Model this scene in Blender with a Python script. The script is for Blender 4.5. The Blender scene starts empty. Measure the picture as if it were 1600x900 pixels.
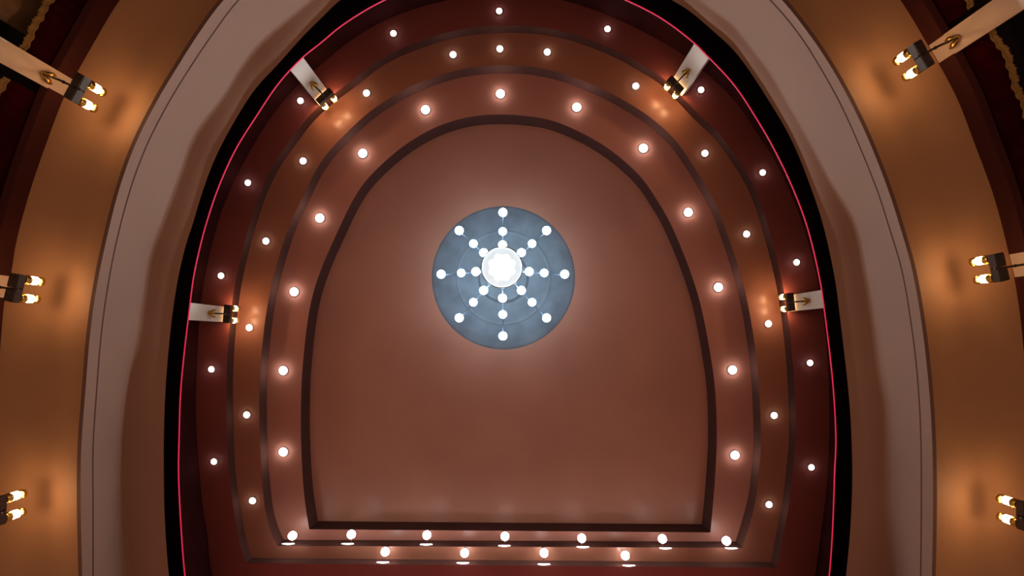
import bpy, bmesh, math, random
from mathutils import Vector, Matrix
random.seed(4)
PI = math.pi
C = bpy.context.scene.collection
SCN = bpy.context.scene

# ------------------------------------------------------------------ camera
F = 700.0          # focal length in pixels of the 1600x900 frame
ZX, ZY = 800.0, 530.0   # where the zenith falls in the frame (camera looks straight up, rising-front lens)
SC = 0.75          # metres per nominal unit
EYE = 1.6
cam = bpy.data.cameras.new('camera')
co = bpy.data.objects.new('camera', cam)
C.objects.link(co)
co.location = (0, 0, EYE)
co.rotation_euler = (PI, 0, 0)
cam.sensor_width = 36
cam.lens = F / 1600 * 36
cam.shift_y = (ZY - 450) / 1600
cam.clip_start = 0.05
SCN.camera = co

# ------------------------------------------------------------------ world, colour, exposure
w = bpy.data.worlds.new('world'); SCN.world = w; w.use_nodes = True
bg = w.node_tree.nodes['Background']
bg.inputs[0].default_value = (1.0, 0.58, 0.40, 1)
bg.inputs[1].default_value = 0.38
SCN.view_settings.view_transform = 'Standard'
SCN.view_settings.look = 'None'
SCN.view_settings.gamma = 1
SCN.view_settings.use_curve_mapping = False
SCN.view_settings.exposure = 0.0
SCN.cycles.sample_clamp_indirect = 3.0
SCN.cycles.max_bounces = 6

LAMP = 34.0          # radiance of the sconce tubes
CHAND = 34.0         # radiance of the chandelier bulbs
DOWN = 12.0           # radiance of the little ceiling lamps
SPOT_W = 70.0
CH_BEAM = 560.0     # downward light of the chandelier bowl        # power of each downlight's beam (second ring)

# ------------------------------------------------------------------ helpers
def P(px, py, Z):
    return Vector(((px - ZX) * Z / F * SC, (py - ZY) * Z / F * SC, EYE + Z * SC))
def xy(px, py, Z):
    v = P(px, py, Z); return Vector((v.x, v.y))
def H(Z): return EYE + Z * SC

def mat(name, col, rough=0.6, metal=0.0, emit=None, es=0.0, var=0.0, scale=2.0, bump=0.0, bscale=40, spec=0.5, sheen=0.0, vcol=None):
    m = bpy.data.materials.new(name); m.use_nodes = True
    nt = m.node_tree; b = nt.nodes['Principled BSDF']
    b.inputs['Base Color'].default_value = (*col, 1)
    b.inputs['Roughness'].default_value = rough
    b.inputs['Metallic'].default_value = metal
    b.inputs['Specular IOR Level'].default_value = spec
    if sheen: b.inputs['Sheen Weight'].default_value = sheen
    if emit:
        b.inputs['Emission Color'].default_value = (*emit, 1)
        b.inputs['Emission Strength'].default_value = es
    tc = nt.nodes.new('ShaderNodeTexCoord')
    if var or vcol:
        n = nt.nodes.new('ShaderNodeTexNoise'); n.inputs['Scale'].default_value = scale
        n.inputs['Detail'].default_value = 4
        r = nt.nodes.new('ShaderNodeValToRGB')
        c2 = vcol or tuple(c * (1 - var) for c in col)
        r.color_ramp.elements[0].position = 0.3; r.color_ramp.elements[1].position = 0.7
        r.color_ramp.elements[0].color = (*c2, 1); r.color_ramp.elements[1].color = (*col, 1)
        nt.links.new(tc.outputs['Object'], n.inputs['Vector'])
        nt.links.new(n.outputs['Fac'], r.inputs['Fac'])
        nt.links.new(r.outputs['Color'], b.inputs['Base Color'])
    if bump:
        n = nt.nodes.new('ShaderNodeTexNoise'); n.inputs['Scale'].default_value = bscale
        bp = nt.nodes.new('ShaderNodeBump'); bp.inputs['Strength'].default_value = bump
        bp.inputs['Distance'].default_value = 0.01
        nt.links.new(tc.outputs['Object'], n.inputs['Vector'])
        nt.links.new(n.outputs['Fac'], bp.inputs['Height'])
        nt.links.new(bp.outputs['Normal'], b.inputs['Normal'])
    return m

M = {}
M['centre'] = mat('terracotta_paint', (.60, .26, .17), .42, var=.16, scale=.5, bump=.05, bscale=30)
M['ring1'] = mat('rose_brown_paint', (.60, .24, .17), .36, var=.14, scale=.6, bump=.04)
M['ring2'] = mat('tan_paint', (.54, .22, .135), .30, var=.12, scale=.6, bump=.03)
M['ring3'] = mat('maroon_paint', (.46, .125, .11), .45, var=.2, scale=.6)
M['riser'] = mat('shade_darkened_umber', (.105, .040, .030), .9, spec=.08, var=.2, scale=1)  # shade of the ceiling steps is put into this darkened colour; spotlight cans share it
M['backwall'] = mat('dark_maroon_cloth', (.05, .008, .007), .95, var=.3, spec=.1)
M['fascia'] = mat('blush_plaster', (.345, .18, .115), .75, var=.10, scale=.8, bump=.05)
M['groove'] = mat('shadow_gap_paint', (.16, .08, .06), .8)
M['soffit'] = mat('apricot_plaster', (.50, .25, .115), .7, var=.12, scale=1.2, bump=.06, bscale=12)
M['lintel'] = mat('oxblood_paint', (.06, .012, .009), .7, spec=.2, var=.2)
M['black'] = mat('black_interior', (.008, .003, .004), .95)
M['rail'] = mat('black_velvet', (.003, .001, .0015), 1.0, spec=.0)
M['led'] = mat('red_light_strip', (.08, .0, .01), .5, emit=(1.0, .02, .085), es=.62)
M['pier'] = mat('cream_plaster', (.66, .50, .38), .6, var=.08, scale=3)
M['pier_up'] = mat('lamp_lit_plaster', (.80, .66, .52), .6, var=.06, scale=3)  # cream plaster lightened on gallery pillars: lamp light put into the colour
M['steel'] = mat('dull_steel', (.16, .18, .2), .6, metal=.4)
M['bronze'] = mat('dark_bronze', (.075, .045, .028), .42, metal=.6, var=.3, scale=12)
M['brass'] = mat('polished_brass', (.72, .44, .10), .28, metal=1.0, bump=.1, bscale=60)
M['tube'] = mat('lit_frosted_glass', (.9, .8, .6), .4, emit=(1.0, .62, .32), es=LAMP)
M['tubelow'] = mat('amber_glass_end', (.9, .6, .3), .4, emit=(1.0, .42, .10), es=1.5)
M['chbulb'] = mat('cool_white_bulb', (.9, .95, 1), .4, emit=(.60, .84, 1.0), es=CHAND)
M['chbulb_outer'] = mat('cool_white_outer_bulb', (.9, .95, 1), .4, emit=(.42, .70, 1.0), es=CHAND * .32)
M['bowl'] = mat('lit_opal_glass', (.9, .95, 1), .3, emit=(.80, .88, .92), es=.75)
M['bulb'] = mat('small_white_bulb', (.9, .95, 1), .4, emit=(.95, .98, .95), es=DOWN)
M['bulb_mid'] = mat('ceiling_bulb', (.9, .95, 1), .4, emit=(.95, .97, .95), es=DOWN * 3.0)
M['bulb_big'] = mat('stage_side_bulb', (.9, .95, 1), .4, emit=(.93, .98, 1.0), es=DOWN * 2.2)
M['chrome'] = mat('satin_chrome', (.7, .74, .78), .25, metal=1.0)
M['rose'] = mat('silvered_plaster_rose', (.22, .25, .28), .6, var=.38, scale=2.2, bump=.3, bscale=9)
M['crystal'] = mat('crystal_glass', (.85, .93, 1.0), .05, spec=.8)
M['crystal'].node_tree.nodes['Principled BSDF'].inputs['Transmission Weight'].default_value = .85
M['trimring'] = mat('white_trim_enamel', (.62, .50, .46), .4)
M['visor'] = mat('white_reflector', (.85, .85, .83), .35)
M['velvet'] = mat('crimson_velvet', (.03, .0006, .0012), 1.0, spec=.05, var=.5, scale=5)
M['fringe'] = mat('gold_fringe', (.25, .14, .035), .7, bump=1.0, bscale=160)
M['tan_cloth'] = mat('tan_silk_drape', (.18, .09, .035), .7, var=.4, scale=6)

def obj(name, bm, m, parent=None, smooth=False):
    me = bpy.data.meshes.new(name)
    bmesh.ops.recalc_face_normals(bm, faces=bm.faces)
    bm.to_mesh(me); bm.free()
    for mm in (m if isinstance(m, (list, tuple)) else [m]): me.materials.append(mm)
    if smooth:
        for p in me.polygons: p.use_smooth = True
    o = bpy.data.objects.new(name, me); C.objects.link(o)
    if parent: o.parent = parent
    return o
def tag(o, label, cat, group=None):
    o['label'] = label; o['category'] = cat
    if group: o['group'] = group
    return o
def struct(name, bm, m, label, smooth=False):
    o = obj(name, bm, m, None, smooth); o['kind'] = 'structure'; o['label'] = label
    o['category'] = name.split('_')[0]
    return o
def empty(name, loc, rz=0.0):
    e = bpy.data.objects.new(name, None); e.empty_display_size = .05; C.objects.link(e)
    e.location = loc; e.rotation_euler = (0, 0, rz); return e

def spline(pts, n):
    """Catmull-Rom through 2D points, then n+1 samples evenly by arc length."""
    q = [Vector(p) for p in pts]
    e = [q[0] * 2 - q[1]] + q + [q[-1] * 2 - q[-2]]
    fine = []
    for i in range(1, len(e) - 2):
        a, b, c, d = e[i-1], e[i], e[i+1], e[i+2]
        # centripetal parametrisation keeps uneven spacing from overshooting
        t0 = 0; t1 = t0 + max((b-a).length, 1e-6) ** .5; t2 = t1 + max((c-b).length, 1e-6) ** .5; t3 = t2 + max((d-c).length, 1e-6) ** .5
        for k in range(16):
            t = t1 + (t2 - t1) * k / 16
            A1 = a*((t1-t)/(t1-t0)) + b*((t-t0)/(t1-t0)); A2 = b*((t2-t)/(t2-t1)) + c*((t-t1)/(t2-t1)); A3 = c*((t3-t)/(t3-t2)) + d*((t-t2)/(t3-t2))
            B1 = A1*((t2-t)/(t2-t0)) + A2*((t-t0)/(t2-t0)); B2 = A2*((t3-t)/(t3-t1)) + A3*((t-t1)/(t3-t1))
            fine.append(B1*((t2-t)/(t2-t1)) + B2*((t-t1)/(t2-t1)))
    fine.append(q[-1])
    for _ in range(6):   # relax hand-measured wobble, ends fixed
        fine = [fine[0]] + [(fine[i-1] + fine[i]*2 + fine[i+1]) / 4 for i in range(1, len(fine)-1)] + [fine[-1]]
    L = [0]
    for i in range(1, len(fine)): L.append(L[-1] + (fine[i] - fine[i-1]).length)
    out = []; j = 0
    for k in range(n + 1):
        s = L[-1] * k / n
        while j < len(L) - 2 and L[j+1] < s: j += 1
        u = (s - L[j]) / max(L[j+1] - L[j], 1e-9)
        out.append(fine[j].lerp(fine[j+1], min(max(u, 0), 1)))
    return out

N = 240
def plan(pts, Z, n=N):
    return [xy(p.x, p.y, Z) for p in spline(pts, n)]
def loft(bm, rows, closed=False, mi=0):
    """rows: list of lists of 3D points"""
    vs = [[bm.verts.new(p) for p in r] for r in rows]
    for a, b in zip(vs, vs[1:]):
        n = len(a)
        for i in range(n if closed else n - 1):
            j = (i + 1) % n
            f = bm.faces.new((a[i], a[j], b[j], b[i])); f.material_index = mi
    return vs
def at(pl, Z): return [Vector((p.x, p.y, H(Z))) for p in pl]
def lerp_plan(a, b, t): return [p.lerp(q, t) for p, q in zip(a, b)]
def outset(pl, d):
    out = []
    for i, p in enumerate(pl):
        t = (pl[min(i+1, len(pl)-1)] - pl[max(i-1, 0)])
        nrm = Vector((t.y, -t.x)).normalized()
        c = Vector((0, 0))
        if (p - c).dot(nrm) < 0: nrm = -nrm
        out.append(p + nrm * d)
    return out
def tube(bm, pts, r, seg=8, mi=0, closed=False):
    rings = []
    n = len(pts)
    for i, p in enumerate(pts):
        if closed: t = pts[(i+1) % n] - pts[i-1]
        else: t = pts[min(i+1, n-1)] - pts[max(i-1, 0)]
        t.normalize()
        up = Vector((0, 0, 1)) if abs(t.z) < .9 else Vector((1, 0, 0))
        a = t.cross(up).normalized(); b = t.cross(a).normalized()
        rr = r[i] if isinstance(r, (list, tuple)) else r
        rings.append([bm.verts.new(p + (a*math.cos(2*PI*k/seg) + b*math.sin(2*PI*k/seg)) * rr) for k in range(seg)])
    rng = range(n) if closed else range(n-1)
    for i in rng:
        A, B = rings[i], rings[(i+1) % n]
        for k in range(seg):
            bm.faces.new((A[k], A[(k+1) % seg], B[(k+1) % seg], B[k])).material_index = mi
    if not closed:
        bm.faces.new(rings[0]); bm.faces.new(rings[-1])
def lathe(bm, prof, seg=24, c=(0, 0, 0), M_=None):
    c = Vector(c); rows = []
    for r, z in prof:
        row = []
        for k in range(seg):
            v = Vector((r*math.cos(2*PI*k/seg), r*math.sin(2*PI*k/seg), z))
            if M_: v = M_ @ v
            row.append(v + c)
        rows.append(row)
    vs = loft(bm, rows, closed=True)
    for end in (vs[0], vs[-1]):
        try: bm.faces.new(end)
        except ValueError: pass
def box(bm, lo, hi, bevel=0.0):
    x0, y0, z0 = lo; x1, y1, z1 = hi
    v = [bm.verts.new(p) for p in ((x0,y0,z0),(x1,y0,z0),(x1,y1,z0),(x0,y1,z0),(x0,y0,z1),(x1,y0,z1),(x1,y1,z1),(x0,y1,z1))]
    fs = [bm.faces.new([v[i] for i in f]) for f in ((0,3,2,1),(4,5,6,7),(0,1,5,4),(1,2,6,5),(2,3,7,6),(3,0,4,7))]
    if bevel:
        es = list({e for f in fs for e in f.edges})
        bmesh.ops.bevel(bm, geom=es, offset=bevel, segments=2, affect='EDGES')
def ball(bm, c, r, seg=12):
    lathe(bm, [(max(r*math.sin(PI*k/8), 1e-4), -r*math.cos(PI*k/8)) for k in range(9)], seg, c)

# ------------------------------------------------------------------ measured outlines (frame coordinates)
Z0, Z1, Z2, Z3 = 14.0, 13.4, 13.0, 12.7        # ceiling heights: centre, first, second, third ring
ZR, ZK, ZG, ZF, ZS = 10.0, 9.9, 8.73, 8.47, 8.72  # rail, under rail, groove, lip, soffit
E1 = [(483,827),(476,780),(472,730),(470,650),(474,560),(490,455),(533,350),(559,300),(582,271),(628,230),(672,203),(711,188),(745,181),(782,179),(820,181),(857,187),(895,201),(949,231),(1000,275),(1025,310),(1048,350),(1089,455),(1111,560),(1118,617),(1120,690),(1118,735),(1115,777),(1110,832)]
E2 = [(433,853),(425,837),(416,806),(411,768),(408,730),(405,645),(408,560),(423,450),(453,350),(473,308),(493,267),(512,239),(535,214),(571,180),(597,161),(644,134),(701,113),(739,105),(782,102),(820,103),(857,109),(895,120),(932,135),(970,154),(1010,179),(1036,200),(1057,221),(1080,254),(1102,290),(1121,324),(1131,350),(1163,450),(1182,560),(1188,645),(1189,700),(1186,735),(1181,780),(1172,817),(1160,856)]
E3 = [(384,880),(375,851),(367,806),(361,768),(357,730),(354,645),(355,560),(366,450),(390,350),(410,293),(431,251),(456,216),(484,180),(515,152),(550,126),(588,96),(626,76),(654,65),(690,53),(740,43),(790,40),(840,42),(885,50),(925,63),(970,82),(998,98),(1034,120),(1063,148),(1093,180),(1123,208),(1147,240),(1170,276),(1186,310),(1199,350),(1224,450),(1238,560),(1243,645),(1243,690),(1239,735),(1233,787),(1224,834),(1214,887)]
E4 = [(334,905),(329,887),(323,830),(316,787),(311,730),(308,692),(306,640),(308,560),(316,455),(340,350),(359,297),(378,259),(401,218),(430,174),(462,136),(505,98),(550,62),(612,27),(700,0),(790,-12),(870,-2),(950,24),(1025,60),(1065,84),(1110,120),(1150,160),(1189,217),(1213,255),(1236,303),(1254,350),(1280,450),(1293,560),(1296,645),(1294,730),(1290,777),(1284,825),(1275,890),(1272,908)]
RL = [(300,1010),(291,940),(285,900),(279,825),(275,738),(276,683),(278,617),(283,560),(291,492),(299,430),(310,380),(318,350),(337,293),(365,231),(397,180),(432,128),(470,87),(500,63),(530,38),(592,0),(680,-35),(790,-50),(900,-35),(987,0),(1038,27),(1088,65),(1107,84),(1150,130),(1190,191),(1208,222),(1236,278),(1264,350),(1285,437),(1294,500),(1303,575),(1308,636),(1310,692),(1308,740),(1305,824),(1300,896),(1294,940),(1283,1010)]
K = [(282,1010),(270,940),(263,880),(258,800),(257,738),(257,683),(259,617),(263,560),(270,492),(280,430),(292,380),(302,350),(317,300),(338,245),(372,181),(402,136),(434,102),(473,58),(505,26),(535,-2),(640,-62),(790,-90),(930,-65),(1045,-2),(1075,16),(1112,47),(1150,83),(1200,156),(1236,218),(1264,286),(1285,350),(1304,437),(1311,490),(1321,575),(1327,636),(1330,692),(1331,750),(1328,824),(1323,880),(1316,940),(1306,1010)]
BM = [(205,1010),(200,940),(195,880),(189,787),(190,690),(199,600),(213,535),(222,470),(233,400),(255,340),(280,272),(302,212),(348,150),(374,107),(400,73),(430,45),(485,0),(555,-70),(650,-115),(790,-135),(930,-115),(1020,-70),(1095,0),(1145,38),(1175,75),(1202,110),(1234,165),(1268,225),(1300,285),(1338,350),(1353,420),(1366,500),(1375,575),(1386,650),(1388,720),(1388,790),(1393,880),(1398,940),(1402,1010)]
G = [(146,1010),(145,940),(145,880),(145,787),(145,700),(151,605),(157,530),(166,460),(181,380),(205,290),(232,220),(266,155),(300,100),(334,50),(372,0),(470,-90),(620,-165),(790,-195),(950,-170),(1100,-95),(1204,0),(1250,55),(1283,107),(1315,165),(1342,225),(1372,300),(1388,350),(1409,420),(1425,512),(1434,590),(1439,675),(1440,775),(1439,900),(1437,1010)]
FL = [(128,1010),(129,940),(128,880),(126,787),(127,700),(134,605),(140,530),(149,460),(165,380),(188,290),(213,222),(247,155),(280,100),(314,47),(352,-3),(452,-100),(610,-185),(790,-218),(960,-190),(1118,-105),(1222,0),(1267,57),(1300,107),(1332,165),(1360,225),(1389,300),(1405,350),(1425,420),(1441,512),(1450,590),(1456,675),(1458,775),(1456,900),(1453,1010)]
SO = [(-16,1010),(-14,940),(-12,880),(-10,790),(-8,700),(-3,600),(3,510),(8,465),(17,430),(25,380),(45,305),(72,225),(100,152),(114,125),(145,70),(187,0),(290,-130),(400,-230),(560,-320),(790,-365),(1000,-330),(1180,-250),(1300,-140),(1407,0),(1450,71),(1467,100),(1496,155),(1523,225),(1550,298),(1565,350),(1577,400),(1585,435),(1596,510),(1603,600),(1608,700),(1610,790),(1611,880),(1612,1010)]
MB = 40   # samples along the stage-side straight edge

def closed_plan(pts, Z):
    pl = plan(pts, Z)
    a, b = pl[-1], pl[0]
    return pl + [a.lerp(b, k / MB) for k in range(1, MB)]
p1, p2, p3, p4 = closed_plan(E1, Z1), closed_plan(E2, Z2), closed_plan(E3, Z3), closed_plan(E4, Z3)
# ------------------------------------------------------------------ stepped ceiling
bm = bmesh.new()
cen = Vector((sum(p.x for p in p1)/len(p1), sum(p.y for p in p1)/len(p1)))
loft(bm, [at([cen.lerp(p, .02) for p in p1], Z0)] + [at([cen.lerp(p, t) for p in p1], Z0) for t in (.4, .8, 1.0)], True, 0)
bm.faces.new([bm.verts.new((q.x, q.y, H(Z0))) for q in [cen.lerp(p, .02) for p in p1]])
loft(bm, [at(p1, Z1), at(p2, Z1)], True, 1)
loft(bm, [at(p2, Z2), at(p3, Z2)], True, 2)
loft(bm, [at(p3, Z3), at(p4, Z3)], True, 3)
struct('ceiling', bm, [M['centre'], M['ring1'], M['ring2'], M['ring3']], 'horseshoe ceiling stepped in terracotta, rose, tan and maroon rings')
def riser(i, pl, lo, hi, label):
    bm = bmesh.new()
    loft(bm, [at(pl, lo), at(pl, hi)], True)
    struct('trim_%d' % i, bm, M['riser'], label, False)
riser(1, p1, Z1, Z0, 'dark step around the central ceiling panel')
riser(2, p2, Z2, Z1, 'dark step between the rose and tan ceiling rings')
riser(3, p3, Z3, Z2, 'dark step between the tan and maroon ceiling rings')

# gallery back wall, gallery deck, stage wall
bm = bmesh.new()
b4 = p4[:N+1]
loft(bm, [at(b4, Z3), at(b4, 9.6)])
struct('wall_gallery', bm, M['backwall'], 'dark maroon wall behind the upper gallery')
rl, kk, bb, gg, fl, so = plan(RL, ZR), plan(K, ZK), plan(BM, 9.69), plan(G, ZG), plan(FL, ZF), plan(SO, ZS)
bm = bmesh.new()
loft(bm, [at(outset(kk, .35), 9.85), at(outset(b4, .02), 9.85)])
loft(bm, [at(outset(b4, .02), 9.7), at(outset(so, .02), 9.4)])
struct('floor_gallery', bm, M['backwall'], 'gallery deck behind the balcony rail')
bm = bmesh.new()
ya = P(0, 908, Z3).y
box(bm, (P(300, 0, Z3).x, ya, H(7.5)), (P(1300, 0, Z3).x, ya + .2, H(Z3) + .02))
struct('wall_stage', bm, M['ring3'], 'maroon wall above the stage opening')

# ------------------------------------------------------------------ balcony front
bm = bmesh.new()
zm = 9.69
rows = []
for t, dz in ((0, 0), (.15, -.01), (.35, -.02), (.6, -.015), (.85, 0), (.97, 0)):
    rows.append(at(lerp_plan(kk, bb, t), ZK + (zm - ZK) * t + dz))
for t in (.04, .3, .6, 1):
    rows.append(at(lerp_plan(bb, gg, t), zm + (ZG + .02 - zm) * t))
loft(bm, rows)
gi = outset(gg, .012)
loft(bm, [at(gg, ZG + .02), at(gi, ZG + .012), at(gi, ZG - .004), at(gg, ZG - .012)], mi=1)
loft(bm, [at(gg, ZG - .012), at(lerp_plan(gg, fl, .35), ZG - .08), at(lerp_plan(gg, fl, .8), ZF + .06), at(fl, ZF)])
lip = outset(fl, .055)
loft(bm, [at(fl, ZF), at(lip, ZF)], mi=1)
struct('wall_balcony', bm, [M['fascia'], M['groove']], 'blush plaster balcony front curving around the hall', True)
bm = bmesh.new()
rows = []
for t, z in ((0, ZF), (.06, ZF + .05), (.14, ZF + .11), (.24, ZF + .16), (.36, ZF + .20), (.5, ZS), (.75, ZS), (1, ZS)):
    rows.append(at(lerp_plan(lip, so, t), z))
loft(bm, rows)
o = struct('ceiling_balcony', bm, M['soffit'], 'apricot plaster soffit under the balcony', True)

bm = bmesh.new()
ru = outset(rl, .0)
loft(bm, [at(outset(kk, .06), ZK - .0), at(lerp_plan(rl, kk, .5), ZK - .01), at(rl, ZR - .05), at(outset(rl, -.012), ZR), at(rl, ZR + .06), at(lerp_plan(rl, kk, .5), ZR + .1), at(outset(kk, .06), ZR + .08)])
tag(obj('balcony_rail', bm, M['rail'], None, True), 'black padded handrail running round the top of the balcony front', 'rail')
bm = bmesh.new()
tube(bm, [p for p in at(outset(rl, -.036), ZR + .01) if p.y < 5.05], .010, 6)
tag(obj('light_strip', bm, M['led'], None, True), 'thin glowing red light strip along the black balcony handrail', 'light strip')

# ------------------------------------------------------------------ lower tier: lintel, box ceilings, back
bm = bmesh.new()
so2 = outset(so, .10)
loft(bm, [at(so, ZS), at(so, 8.42), at(so2, 8.40), at(so2, 8.7)])
struct('trim_4', bm, M['lintel'], 'oxblood lintel over the lower boxes', False)
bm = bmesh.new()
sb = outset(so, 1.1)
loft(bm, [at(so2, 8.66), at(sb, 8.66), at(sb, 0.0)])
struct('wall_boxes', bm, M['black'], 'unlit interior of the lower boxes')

# ------------------------------------------------------------------ pillars
def pillar(a, b, Zt, Zb, depth, label, group, zoff=0.0):
    A, B = xy(*a, Zt), xy(*b, Zt)
    d = (B - A); t = d.normalized(); n = Vector((t.y, -t.x))
    if n.dot(A) < 0: n = -n
    w_ = d.length
    c = (A + B) / 2
    rz = math.atan2(-n.x, n.y)     # local +y = outward
    e = empty('pillar', (c.x, c.y, H(Zb)), rz)
    e['kind'] = 'structure'
    tag(e, label, 'pillar', group)
    hgt = H(Zt) - H(Zb)
    bm = bmesh.new(); box(bm, (-w_/2, 0, 0), (w_/2, depth, hgt), .008)
    obj('shaft', bm, M['pier_up'] if Zt > 12 else M['pier'], e)
    return c, n, rz
piers = {}
piers['gl'] = pillar((363,480.5), (361,504), Z3, 9.8, .16, 'cream pillar of the upper gallery, halfway down the left side', None)
piers['gul'] = pillar((519,151), (501,167), Z3, 9.8, .16, 'cream pillar of the upper gallery at the upper left of the horseshoe', None)
piers['gur'] = pillar((1046,131), (1065,151), Z3, 9.8, .16, 'cream pillar of the upper gallery at the upper right of the horseshoe', None)
piers['gr'] = pillar((1228,462), (1231,487), Z3, 9.8, .16, 'cream pillar of the upper gallery, halfway down the right side', None)
piers['l1'] = pillar((115,125), (100,152), ZS, 4.6, .14, 'cream pillar between the curtained boxes, top left corner', None)
piers['l2'] = pillar((17,431), (8,466), ZS, 4.6, .14, 'cream pillar of the lower tier at the left edge, halfway down', None)
piers['l3'] = pillar((-10,779), (-11,815), ZS, 4.6, .14, 'cream pillar of the lower tier at the left edge, near the stage', None)
piers['r1'] = pillar((1450,71), (1467,100), ZS, 4.6, .14, 'cream pillar between the curtained boxes, top right corner', None)
piers['r2'] = pillar((1576,397), (1585,435), ZS, 4.6, .14, 'cream pillar of the lower tier at the right edge, halfway down', None)
piers['r3'] = pillar((1609,782), (1610,820), ZS, 4.6, .14, 'cream pillar of the lower tier at the right edge, near the stage', None)

# ------------------------------------------------------------------ wall lamps (local: +y towards the pillar, z up, nominal units * SC)
def sconce(pos, Zbox, pier, mount_Z, label, group):
    c, n, rz = piers[pier]
    b = xy(*pos, Zbox)
    e = empty('wall_lamp', (b.x, b.y, H(Zbox)), rz)
    tag(e, label, 'wall lamp', group)
    s = SC
    reach = (c - b).dot(n)
    side = (c - b).dot(Vector((math.cos(rz), math.sin(rz))))
    # box: two bronze troughs side by side on one bar
    bm = bmesh.new()
    box(bm, (-.25*s, -.085*s, -.07*s), (-.008*s, .085*s, .07*s), .008)
    box(bm, (.008*s, -.085*s, -.07*s), (.25*s, .085*s, .07*s), .008)
    box(bm, (-.24*s, -.06*s, .07*s), (.24*s, .06*s, .085*s), .003)
    h = obj('housing', bm, M['bronze'], e)
    for sx in (-.17*s, .17*s):
        bm = bmesh.new()
        lathe(bm, [(.068*s, .085*s), (.084*s, .09*s), (.084*s, .10*s), (.066*s, .115*s), (.066*s, .135*s), (.084*s, .145*s), (.084*s, .178*s), (.07*s, .182*s)], 20, (sx, 0, 0))
        obj('collar', bm, M['brass'], e, True)
        bm = bmesh.new()
        lathe(bm, [(.04*s, .176*s), (.074*s, .180*s), (.075*s, .184*s), (.075*s, .305*s), (.074*s, .308*s), (.03*s, .309*s)], 20, (sx, 0, 0))
        obj('lamp_glass', bm, M['tube'], e, True)
        bm = bmesh.new()
        lathe(bm, [(.018*s, .306*s), (.018*s, .368*s)], 10, (sx, 0, 0))
        lathe(bm, [(.02*s, .362*s), (.078*s, .362*s), (.080*s, .40*s), (.03*s, .405*s), (.01*s, .415*s)], 20, (sx, 0, 0))
        obj('cap', bm, M['brass'], e, True)
    # arm
    mz = (mount_Z - Zbox) * SC
    y1 = reach
    pts = []
    import mathutils
    for k in range(17):
        t = k / 16
        y = y1 + (-.15*s - y1) * t
        z = mz * (1 - t) ** 1.3 + (-.095*s) * (1 - (1 - t) ** 1.3) - .05*s * math.sin(PI * t) * (1 if t < .8 else .6)
        z += .012*s*math.sin(6*PI*t)
        pts.append(Vector((side * (1 - t), y, z)))
    bm = bmesh.new(); tube(bm, pts, [.024*s - .007*s*k/16 for k in range(17)], 8)
    ball(bm, pts[-1], .024*s)
    for k in (11,): ball(bm, pts[k], .03*s)
    obj('arm', bm, M['bronze'], e, True)
    # leaf shaped brass wall mount
    bm = bmesh.new()
    for sg in (-1, 1):
        for q, (ln, wd, dz) in enumerate(((.20, .09, 0), (.13, .07, .02))):
            vsl = []
            base = Vector((side + sg*(.02+.02*q)*s, y1 - .015*s, mz - .07*s + dz))
            top = []
            for k in range(9):
                t = k / 8
                wdt = wd*s*math.sin(PI*min(t*.95+.04, 1)) 
                ctr = base + Vector((sg*.07*s*t, -.03*s - .08*s*math.sin(PI*t*.8), ln*s*t))
                top.append((ctr + Vector((-wdt/2, .006*s, 0)), ctr + Vector((0, -.012*s, 0)), ctr + Vector((wdt/2, .006*s, 0)), ctr + Vector((0, .016*s, 0))))
            loft(bm, [list(r) for r in top], True)
    lathe(bm, [(.02*s, 0), (.05*s, .004*s), (.05*s, .02*s), (.02*s, .035*s)], 14, (side, y1, mz), Matrix.Rotation(PI/2, 3, 'X'))
    obj('wall_mount', bm, M['brass'], e, True)
    return e
LOWG, UPG = 'twin tube wall lamps of the lower tier', 'twin tube wall lamps of the upper gallery'
sconce((121,138), 7.92, 'l1', 8.24, 'bronze twin tube wall lamp beside the curtained box, top left corner', LOWG)
sconce((23.5,450), 7.92, 'l2', 8.24, 'bronze twin tube wall lamp at the left edge, halfway down the picture', LOWG)
sconce((-3,798), 7.92, 'l3', 8.24, 'bronze twin tube wall lamp low at the left edge, partly cut off', LOWG)
sconce((1439,87), 7.92, 'r1', 8.24, 'bronze twin tube wall lamp beside the curtained box, top right corner', LOWG)
sconce((1560,418), 7.92, 'r2', 8.24, 'bronze twin tube wall lamp at the right edge, halfway down the picture', LOWG)
sconce((1601,806), 7.92, 'r3', 8.24, 'bronze twin tube wall lamp low at the right edge, partly cut off', LOWG)
sconce((356,490.5), 12.28, 'gl', 11.75, 'small twin tube wall lamp inside the red line, left side of the gallery', UPG)
sconce((508,151.5), 12.28, 'gul', 11.75, 'small twin tube wall lamp inside the red line, upper left of the gallery', UPG)
sconce((1055,133), 12.28, 'gur', 11.75, 'small twin tube wall lamp inside the red line, upper right of the gallery', UPG)
sconce((1234.5,472), 12.28, 'gr', 11.75, 'small twin tube wall lamp inside the red line, right side of the gallery', UPG)

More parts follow.
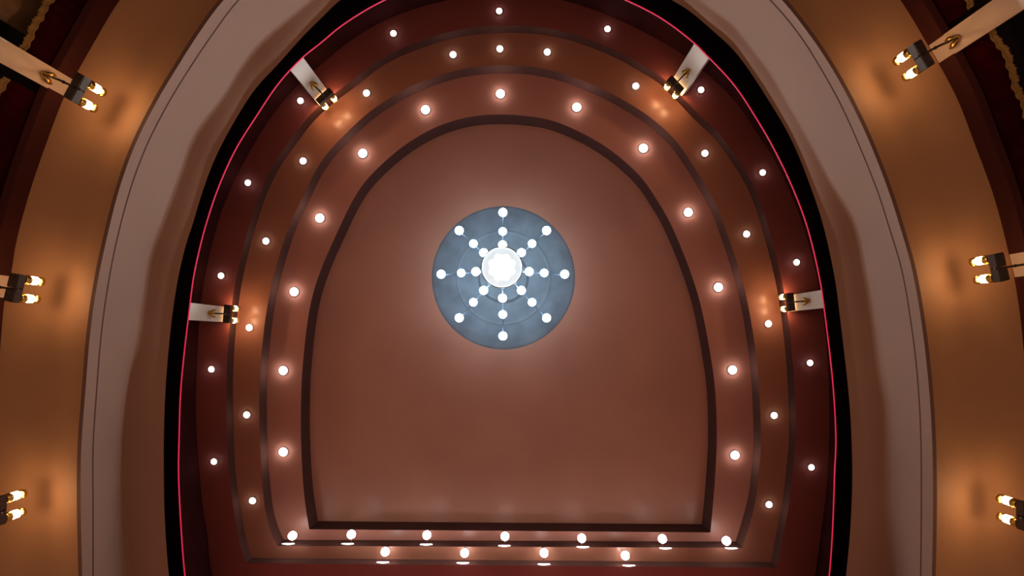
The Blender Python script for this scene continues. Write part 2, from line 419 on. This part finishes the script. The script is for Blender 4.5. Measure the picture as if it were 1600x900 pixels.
# ------------------------------------------------------------------ chandelier
def chandelier():
    def c_at(Z): return Vector((-.268 * SC, -1.915 * SC, H(Z)))
    # axis: (786,429) at 13.2
    base = c_at(Z0)
    e = empty('chandelier', base)
    tag(e, 'great round chandelier with eight arms of glaring white bulbs and a silvery ceiling rose', 'chandelier')
    s = SC
    def z(Z): return (Z - Z0) * s
    bm = bmesh.new()
    lathe(bm, [(2.24*s, z(13.998)), (2.18*s, z(13.985)), (1.9*s, z(13.975)), (1.5*s, z(13.97)), (1.45*s, z(13.96)), (1.38*s, z(13.97)), (.8*s, z(13.965)), (.72*s, z(13.88)), (.1*s, z(13.86))], 64)
    obj('ceiling_rose', bm, M['rose'], e, False)
    bm = bmesh.new()
    lathe(bm, [(.05*s, z(13.9)), (.05*s, z(12.9)), (.16*s, z(12.85)), (.26*s, z(12.6)), (.34*s, z(12.3)), (.36*s, z(12.15)), (.28*s, z(12.1)), (.1*s, z(12.08))], 32)
    obj('hub', bm, M['chrome'], e, True)
    R3 = ((1.82, 13.2), (1.20, 12.95), (.755, 12.68))
    for k in range(8):
        a = PI/8*0 + k * PI / 4
        d = Vector((math.cos(a), math.sin(a), 0))
        bm = bmesh.new()
        tube(bm, [d*(.2*s) + Vector((0,0,z(12.65))), d*(.755*s) + Vector((0,0,z(12.84))), d*(1.2*s)+Vector((0,0,z(13.12))), d*(1.82*s) + Vector((0,0,z(13.38))), d*(1.95*s) + Vector((0,0,z(13.5)))], .022*s, 8)
        arm = obj('arm', bm, M['steel'], e, True)
        for r, Z in R3:
            bm = bmesh.new()
            c = d * (r*s) + Vector((0, 0, z(Z)))
            ball(bm, c, (.13 if r > 1.5 else .12)*s)
            obj('bulb', bm, M['chbulb'] if r < 1 else M['chbulb_outer'], arm, True)
        for r, Z in R3:
            bm = bmesh.new()
            c = d * (r*s)
            lathe(bm, [(.03*s, z(Z+.18)), (.055*s, z(Z+.16)), (.06*s, z(Z+.08)), (.04*s, z(Z+.075))], 12, c)
            obj('lamp_holder', bm, M['steel'], arm, True)
    for k in range(8):
        a = PI/8 + k*PI/4
        bm = bmesh.new(); ball(bm, (math.cos(a)*.30*s, math.sin(a)*.30*s, z(11.98)), .085*s)
        obj('bulb', bm, M['chbulb'], e, True)
    bm = bmesh.new(); ball(bm, (0, 0, z(11.92)), .10*s)
    obj('bulb', bm, M['chbulb'], e, True)
    bm = bmesh.new()
    tube(bm, [Vector((math.cos(2*PI*k/64)*.54*s, math.sin(2*PI*k/64)*.54*s, z(11.93))) for k in range(64)], .022*s, 8, closed=True)
    obj('glass_hoop', bm, M['chrome'], e, True)
    bm = bmesh.new()
    lathe(bm, [(.54*s, z(11.95)), (.50*s, z(11.99)), (.40*s, z(12.03)), (.2*s, z(12.06)), (.02*s, z(12.065))], 40)
    obj('glass_bowl', bm, M['bowl'], e, True)
chandelier()
L = bpy.data.lights.new('chandelier_beam', 'SPOT'); L.energy = CH_BEAM; L.color = (.80, .92, 1.0)
L.spot_size = math.radians(162); L.spot_blend = .12; L.shadow_soft_size = .12
lo = bpy.data.objects.new('chandelier_beam', L); C.objects.link(lo)
lo.parent = bpy.data.objects['chandelier']; lo.location = (0, 0, (11.72 - Z0) * SC)

# ------------------------------------------------------------------ ceiling downlights
def dl_mesh(bulb_mat, R):
    bm = bmesh.new()
    lathe(bm, [(R*1.05, 0), (R*1.5, 0), (R*1.55, -.006), (R*1.4, -.016), (R*1.1, -.014), (R*1.02, 0)], 24)
    t = obj('trim_ring', bm, M['trimring'], None, True)
    bm = bmesh.new()
    lathe(bm, [(R*.85, 0), (R, -R*.25), (R*.98, -R*.5), (R*.8, -R*.85), (R*.4, -R*1.08), (R*.02, -R*1.12)], 20)
    b = obj('bulb', bm, bulb_mat, None, True)
    return t, b
protos = {}
def downlight(px, py, Z, R, label, group, power=0.0, bm_='bulb'):
    key = (round(R, 4), bm_)
    v = P(px, py, Z)
    e = empty('recessed_downlight', (v.x, v.y, v.z - .001))
    tag(e, label, 'ceiling light', group)
    if key not in protos:
        protos[key] = dl_mesh(M[bm_], R); pair = protos[key]
    else:
        pair = [o.copy() for o in protos[key]]
        for o in pair: C.objects.link(o)
    for o in pair: o.parent = e
    if power:
        L = bpy.data.lights.get('beam%g' % power)
        if not L:
            L = bpy.data.lights.new('beam%g' % power, 'SPOT'); L.energy = power
            L.color = (.86, .93, 1.0); L.spot_size = math.radians(84); L.spot_blend = .35; L.shadow_soft_size = .03
        lo = bpy.data.objects.new('beam', L); C.objects.link(lo); lo.parent = e
        lo.location = (0, 0, -R*1.12 - .03)
    return e
ORD = ['first', 'second', 'third', 'fourth', 'fifth', 'sixth', 'seventh', 'eighth']
def ring_lights(name, Z, R, top, left, right, tops, power, gname):
    for (p, lb) in zip(top, tops):
        downlight(*p, Z, R, 'bright ceiling spotlight on the %s ring, %s' % (name, lb), gname, power, 'bulb_mid' if power else 'bulb')
    for side, lst in (('left', left), ('right', right)):
        for i, p in enumerate(lst):
            downlight(*p, Z, R, 'bright ceiling spotlight on the %s ring, %s from the top down its %s side' % (name, ORD[i], side), gname, power, 'bulb_mid' if power else 'bulb')
ring_lights('outer maroon', Z3, .052, [(780,18)], [(615,53),(470,158),(388,286),(346,431),(331,577),(335,721)], [(949,46),(1095,141),(1191,270),(1244,410),(1265,567),(1267,730)],
            ['at the very top of the arch'], 0, 'spotlights on the maroon ceiling ring')
ring_lights('middle tan', Z2, .058, [(781,77)], [(708,86),(573,146),(474,252),(416,377),(390,512),(386,648),(395,782)], [(855,82),(993,135),(1101,240),(1166,366),(1200,506),(1209,649),(1201,788)],
            ['at the top of the arch'], 0, 'spotlights on the tan ceiling ring')
ring_lights('inner rose', Z1, .075, [(782,147)], [(665,172),(567,240),(500,341),(460,456),(443,579),(443,706)], [(901,168),(1005,232),(1075,332),(1122,449),(1144,578),(1148,711)],
            ['at the top of the arch'], SPOT_W, 'spotlights on the rose ceiling ring')

# stage-side spotlights: canted cans with a white lip
def stage_spot(px, py, Z, label, grp, cres):
    v = P(px, py, Z - .12)
    e = empty('stage_spotlight', (v.x, v.y, H(Z)))
    tag(e, label, 'spotlight', grp)
    dz = v.z - H(Z)
    tilt = Matrix.Rotation(math.radians(-14), 3, 'X')
    bm = bmesh.new()
    lathe(bm, [(.03, .0), (.045, .0), (.045, dz*.45), (.098, dz*.5), (.102, dz*.8), (.098, dz*.8), (.09, dz*.55), (.02, dz*.52)], 24)
    obj('can', bm, M['riser'], e, True)
    bm = bmesh.new(); ball(bm, (0, 0, dz), .088, 16)
    obj('bulb', bm, M['bulb_big'], e, True)
    # far side of the reflector: an upright crescent plate facing the bulb
    c = P(cres[0], cres[1], Z - .36)
    cl = Vector((c.x - v.x, c.y - v.y, c.z - H(Z)))
    bm = bmesh.new()
    fr, fb = [], []
    for k in range(17):
        t = -1 + 2*k/16
        x = cl.x + .135*t; y = cl.y - .02*t*t
        hh = .065 * math.sqrt(max(1 - t*t, 0)) + .004
        fr.append((Vector((x, y, cl.z - .01)), Vector((x, y, cl.z + hh))))
        fb.append((Vector((x, y + .008, cl.z - .01)), Vector((x, y + .008, cl.z + hh))))
    loft(bm, [[a[0] for a in fr], [a[1] for a in fr], [a[1] for a in fb], [a[0] for a in fb], [a[0] for a in fr]])
    obj('reflector_lip', bm, M['visor'], e)
    bm = bmesh.new()
    tube(bm, [Vector((0, .0, dz*.5)), Vector((cl.x*.6, cl.y + .05, dz*.9)), Vector((cl.x, cl.y + .02, cl.z + .015))], .006, 6)
    obj('bracket', bm, M['riser'], e, True)
GA, GB = 'spotlights along the stage edge, upper row', 'spotlights along the stage edge, lower row'
A = [((457,837),(450,851)),((549,835),(543,851)),((667,836),(666,852)),((789,838),(788,854)),((909,841),(911,856)),((1035,842),(1040,858)),((1135,845),(1143,858))]
Bq = [((602,862),(598,880)),((726,864),(723,881)),((850,864),(850,883)),((977,868),(983,885))]
for i, (p, c) in enumerate(A):
    stage_spot(*p, Z2, 'glaring spotlight with white lip, %s from the left in the upper row by the stage' % ORD[i], GA, c)
for i, (p, c) in enumerate(Bq):
    stage_spot(*p, Z3 + .15, 'glaring spotlight with white lip, %s from the left in the lower row by the stage' % ORD[i], GB, c)

# ------------------------------------------------------------------ draperies of the lower boxes
def nearest(pl, px, py, Z):
    q = xy(px, py, Z); return min(range(len(pl)), key=lambda i: (pl[i] - q).length)
def valance(i0, i1, label, drops):
    pl = outset(so, .13)
    n = int((i1 - i0) * 8)
    rows_top, rows_bot, rows_mid = [], [], []
    for k in range(n + 1):
        t = k / n; f = i0 + (i1 - i0) * t
        a = int(f); u = f - a
        p = pl[a].lerp(pl[min(a+1, len(pl)-1)], u)
        # waves = gathered folds; piecewise drops = swag
        tt = t * (len(drops) - 1); j = min(int(tt), len(drops) - 2); uu = tt - j
        dr = drops[j] * (1 - uu) + drops[j+1] * uu + .06 * (abs(math.sin(PI * t * (len(drops)-1))) )
        fold = .008 * math.sin(t * n * .8) + .006 * math.sin(t * n * .33 + 1)
        nrm = p.normalized()
        q = p + nrm * fold; q2 = p + nrm * fold * 1.4
        rows_top.append(Vector((p.x, p.y, H(8.5))))
        rows_mid.append(Vector((q.x, q.y, H(8.5 - dr * .5))))
        rows_bot.append(Vector((q2.x, q2.y, H(8.5 - dr))))
    bm = bmesh.new()
    off = Vector((0, 0, 0))
    def back(rw): return [Vector((v.x, v.y, v.z)) + Vector((v.x, v.y, 0)).normalized() * .012 for v in rw]
    loft(bm, [rows_top, rows_mid, rows_bot, back(rows_bot), back(rows_mid), back(rows_top)])
    o = obj('valance', bm, M['velvet'], None, True)
    tag(o, label, 'curtain', 'velvet valances over the lower boxes')
    bm = bmesh.new()
    tube(bm, [v - Vector((0, 0, .012)) for v in rows_bot], .014, 6)
    loft(bm, [[v - Vector((0, 0, .01)) for v in rows_bot], [v - Vector((0, 0, .075 + .008 * math.sin(i * 2.1))) for i, v in enumerate(rows_bot)],
              back([v - Vector((0, 0, .075 + .008 * math.sin(i * 2.1))) for i, v in enumerate(rows_bot)])])
    obj('gold_fringe', bm, M['fringe'], o)
il1, il2 = nearest(so, 107, 139, ZS), nearest(so, 12, 448, ZS)
ir1, ir2 = nearest(so, 1459, 86, ZS), nearest(so, 1581, 417, ZS)
valance(il1 - 18, il1 - 1.4, 'crimson velvet valance with gold fringe below the top left pillar', [.35, .42, .5, .52])
valance(il1 + 1.4, il1 + 22, 'dark velvet valance with gold fringe above the top left pillar', [.48, .42, .5])
valance(ir1 - 22, ir1 - 1.4, 'dark velvet valance with gold fringe above the top right pillar', [.5, .42, .48])
valance(ir1 + 1.4, ir1 + 18, 'crimson velvet valance with gold fringe below the top right pillar', [.52, .5, .42, .35])

def drape(i0, i1, Zt, Zb, out, m, name, label, pinch=0.5):
    pl = outset(so, out)
    n = 60; rows = []
    for r in range(13):
        v = r / 12; Z = Zt + (Zb - Zt) * v
        row = []
        for k in range(n + 1):
            t = k / n
            tw = t * (1 - pinch * v ** 1.5)
            f = i0 + (i1 - i0) * tw; a = int(f); u = f - a
            p = pl[a].lerp(pl[a+1], u)
            p = p + p.normalized() * (.03 * math.sin(t * 34 + v * 2))
            row.append(Vector((p.x, p.y, H(Z))))
        rows.append(row)
    bm = bmesh.new(); loft(bm, rows)
    bm2 = [[q + Vector((q.x, q.y, 0)).normalized() * .012 for q in row] for row in rows]
    loft(bm, bm2[::-1])
    tag(obj(name, bm, m, None, True), label, 'curtain')
drape(il1 + 3, il1 + 20, 8.5, 6.4, .34, M['tan_cloth'], 'side_drape', 'tan silk drape hanging in the dark box at the top left corner')
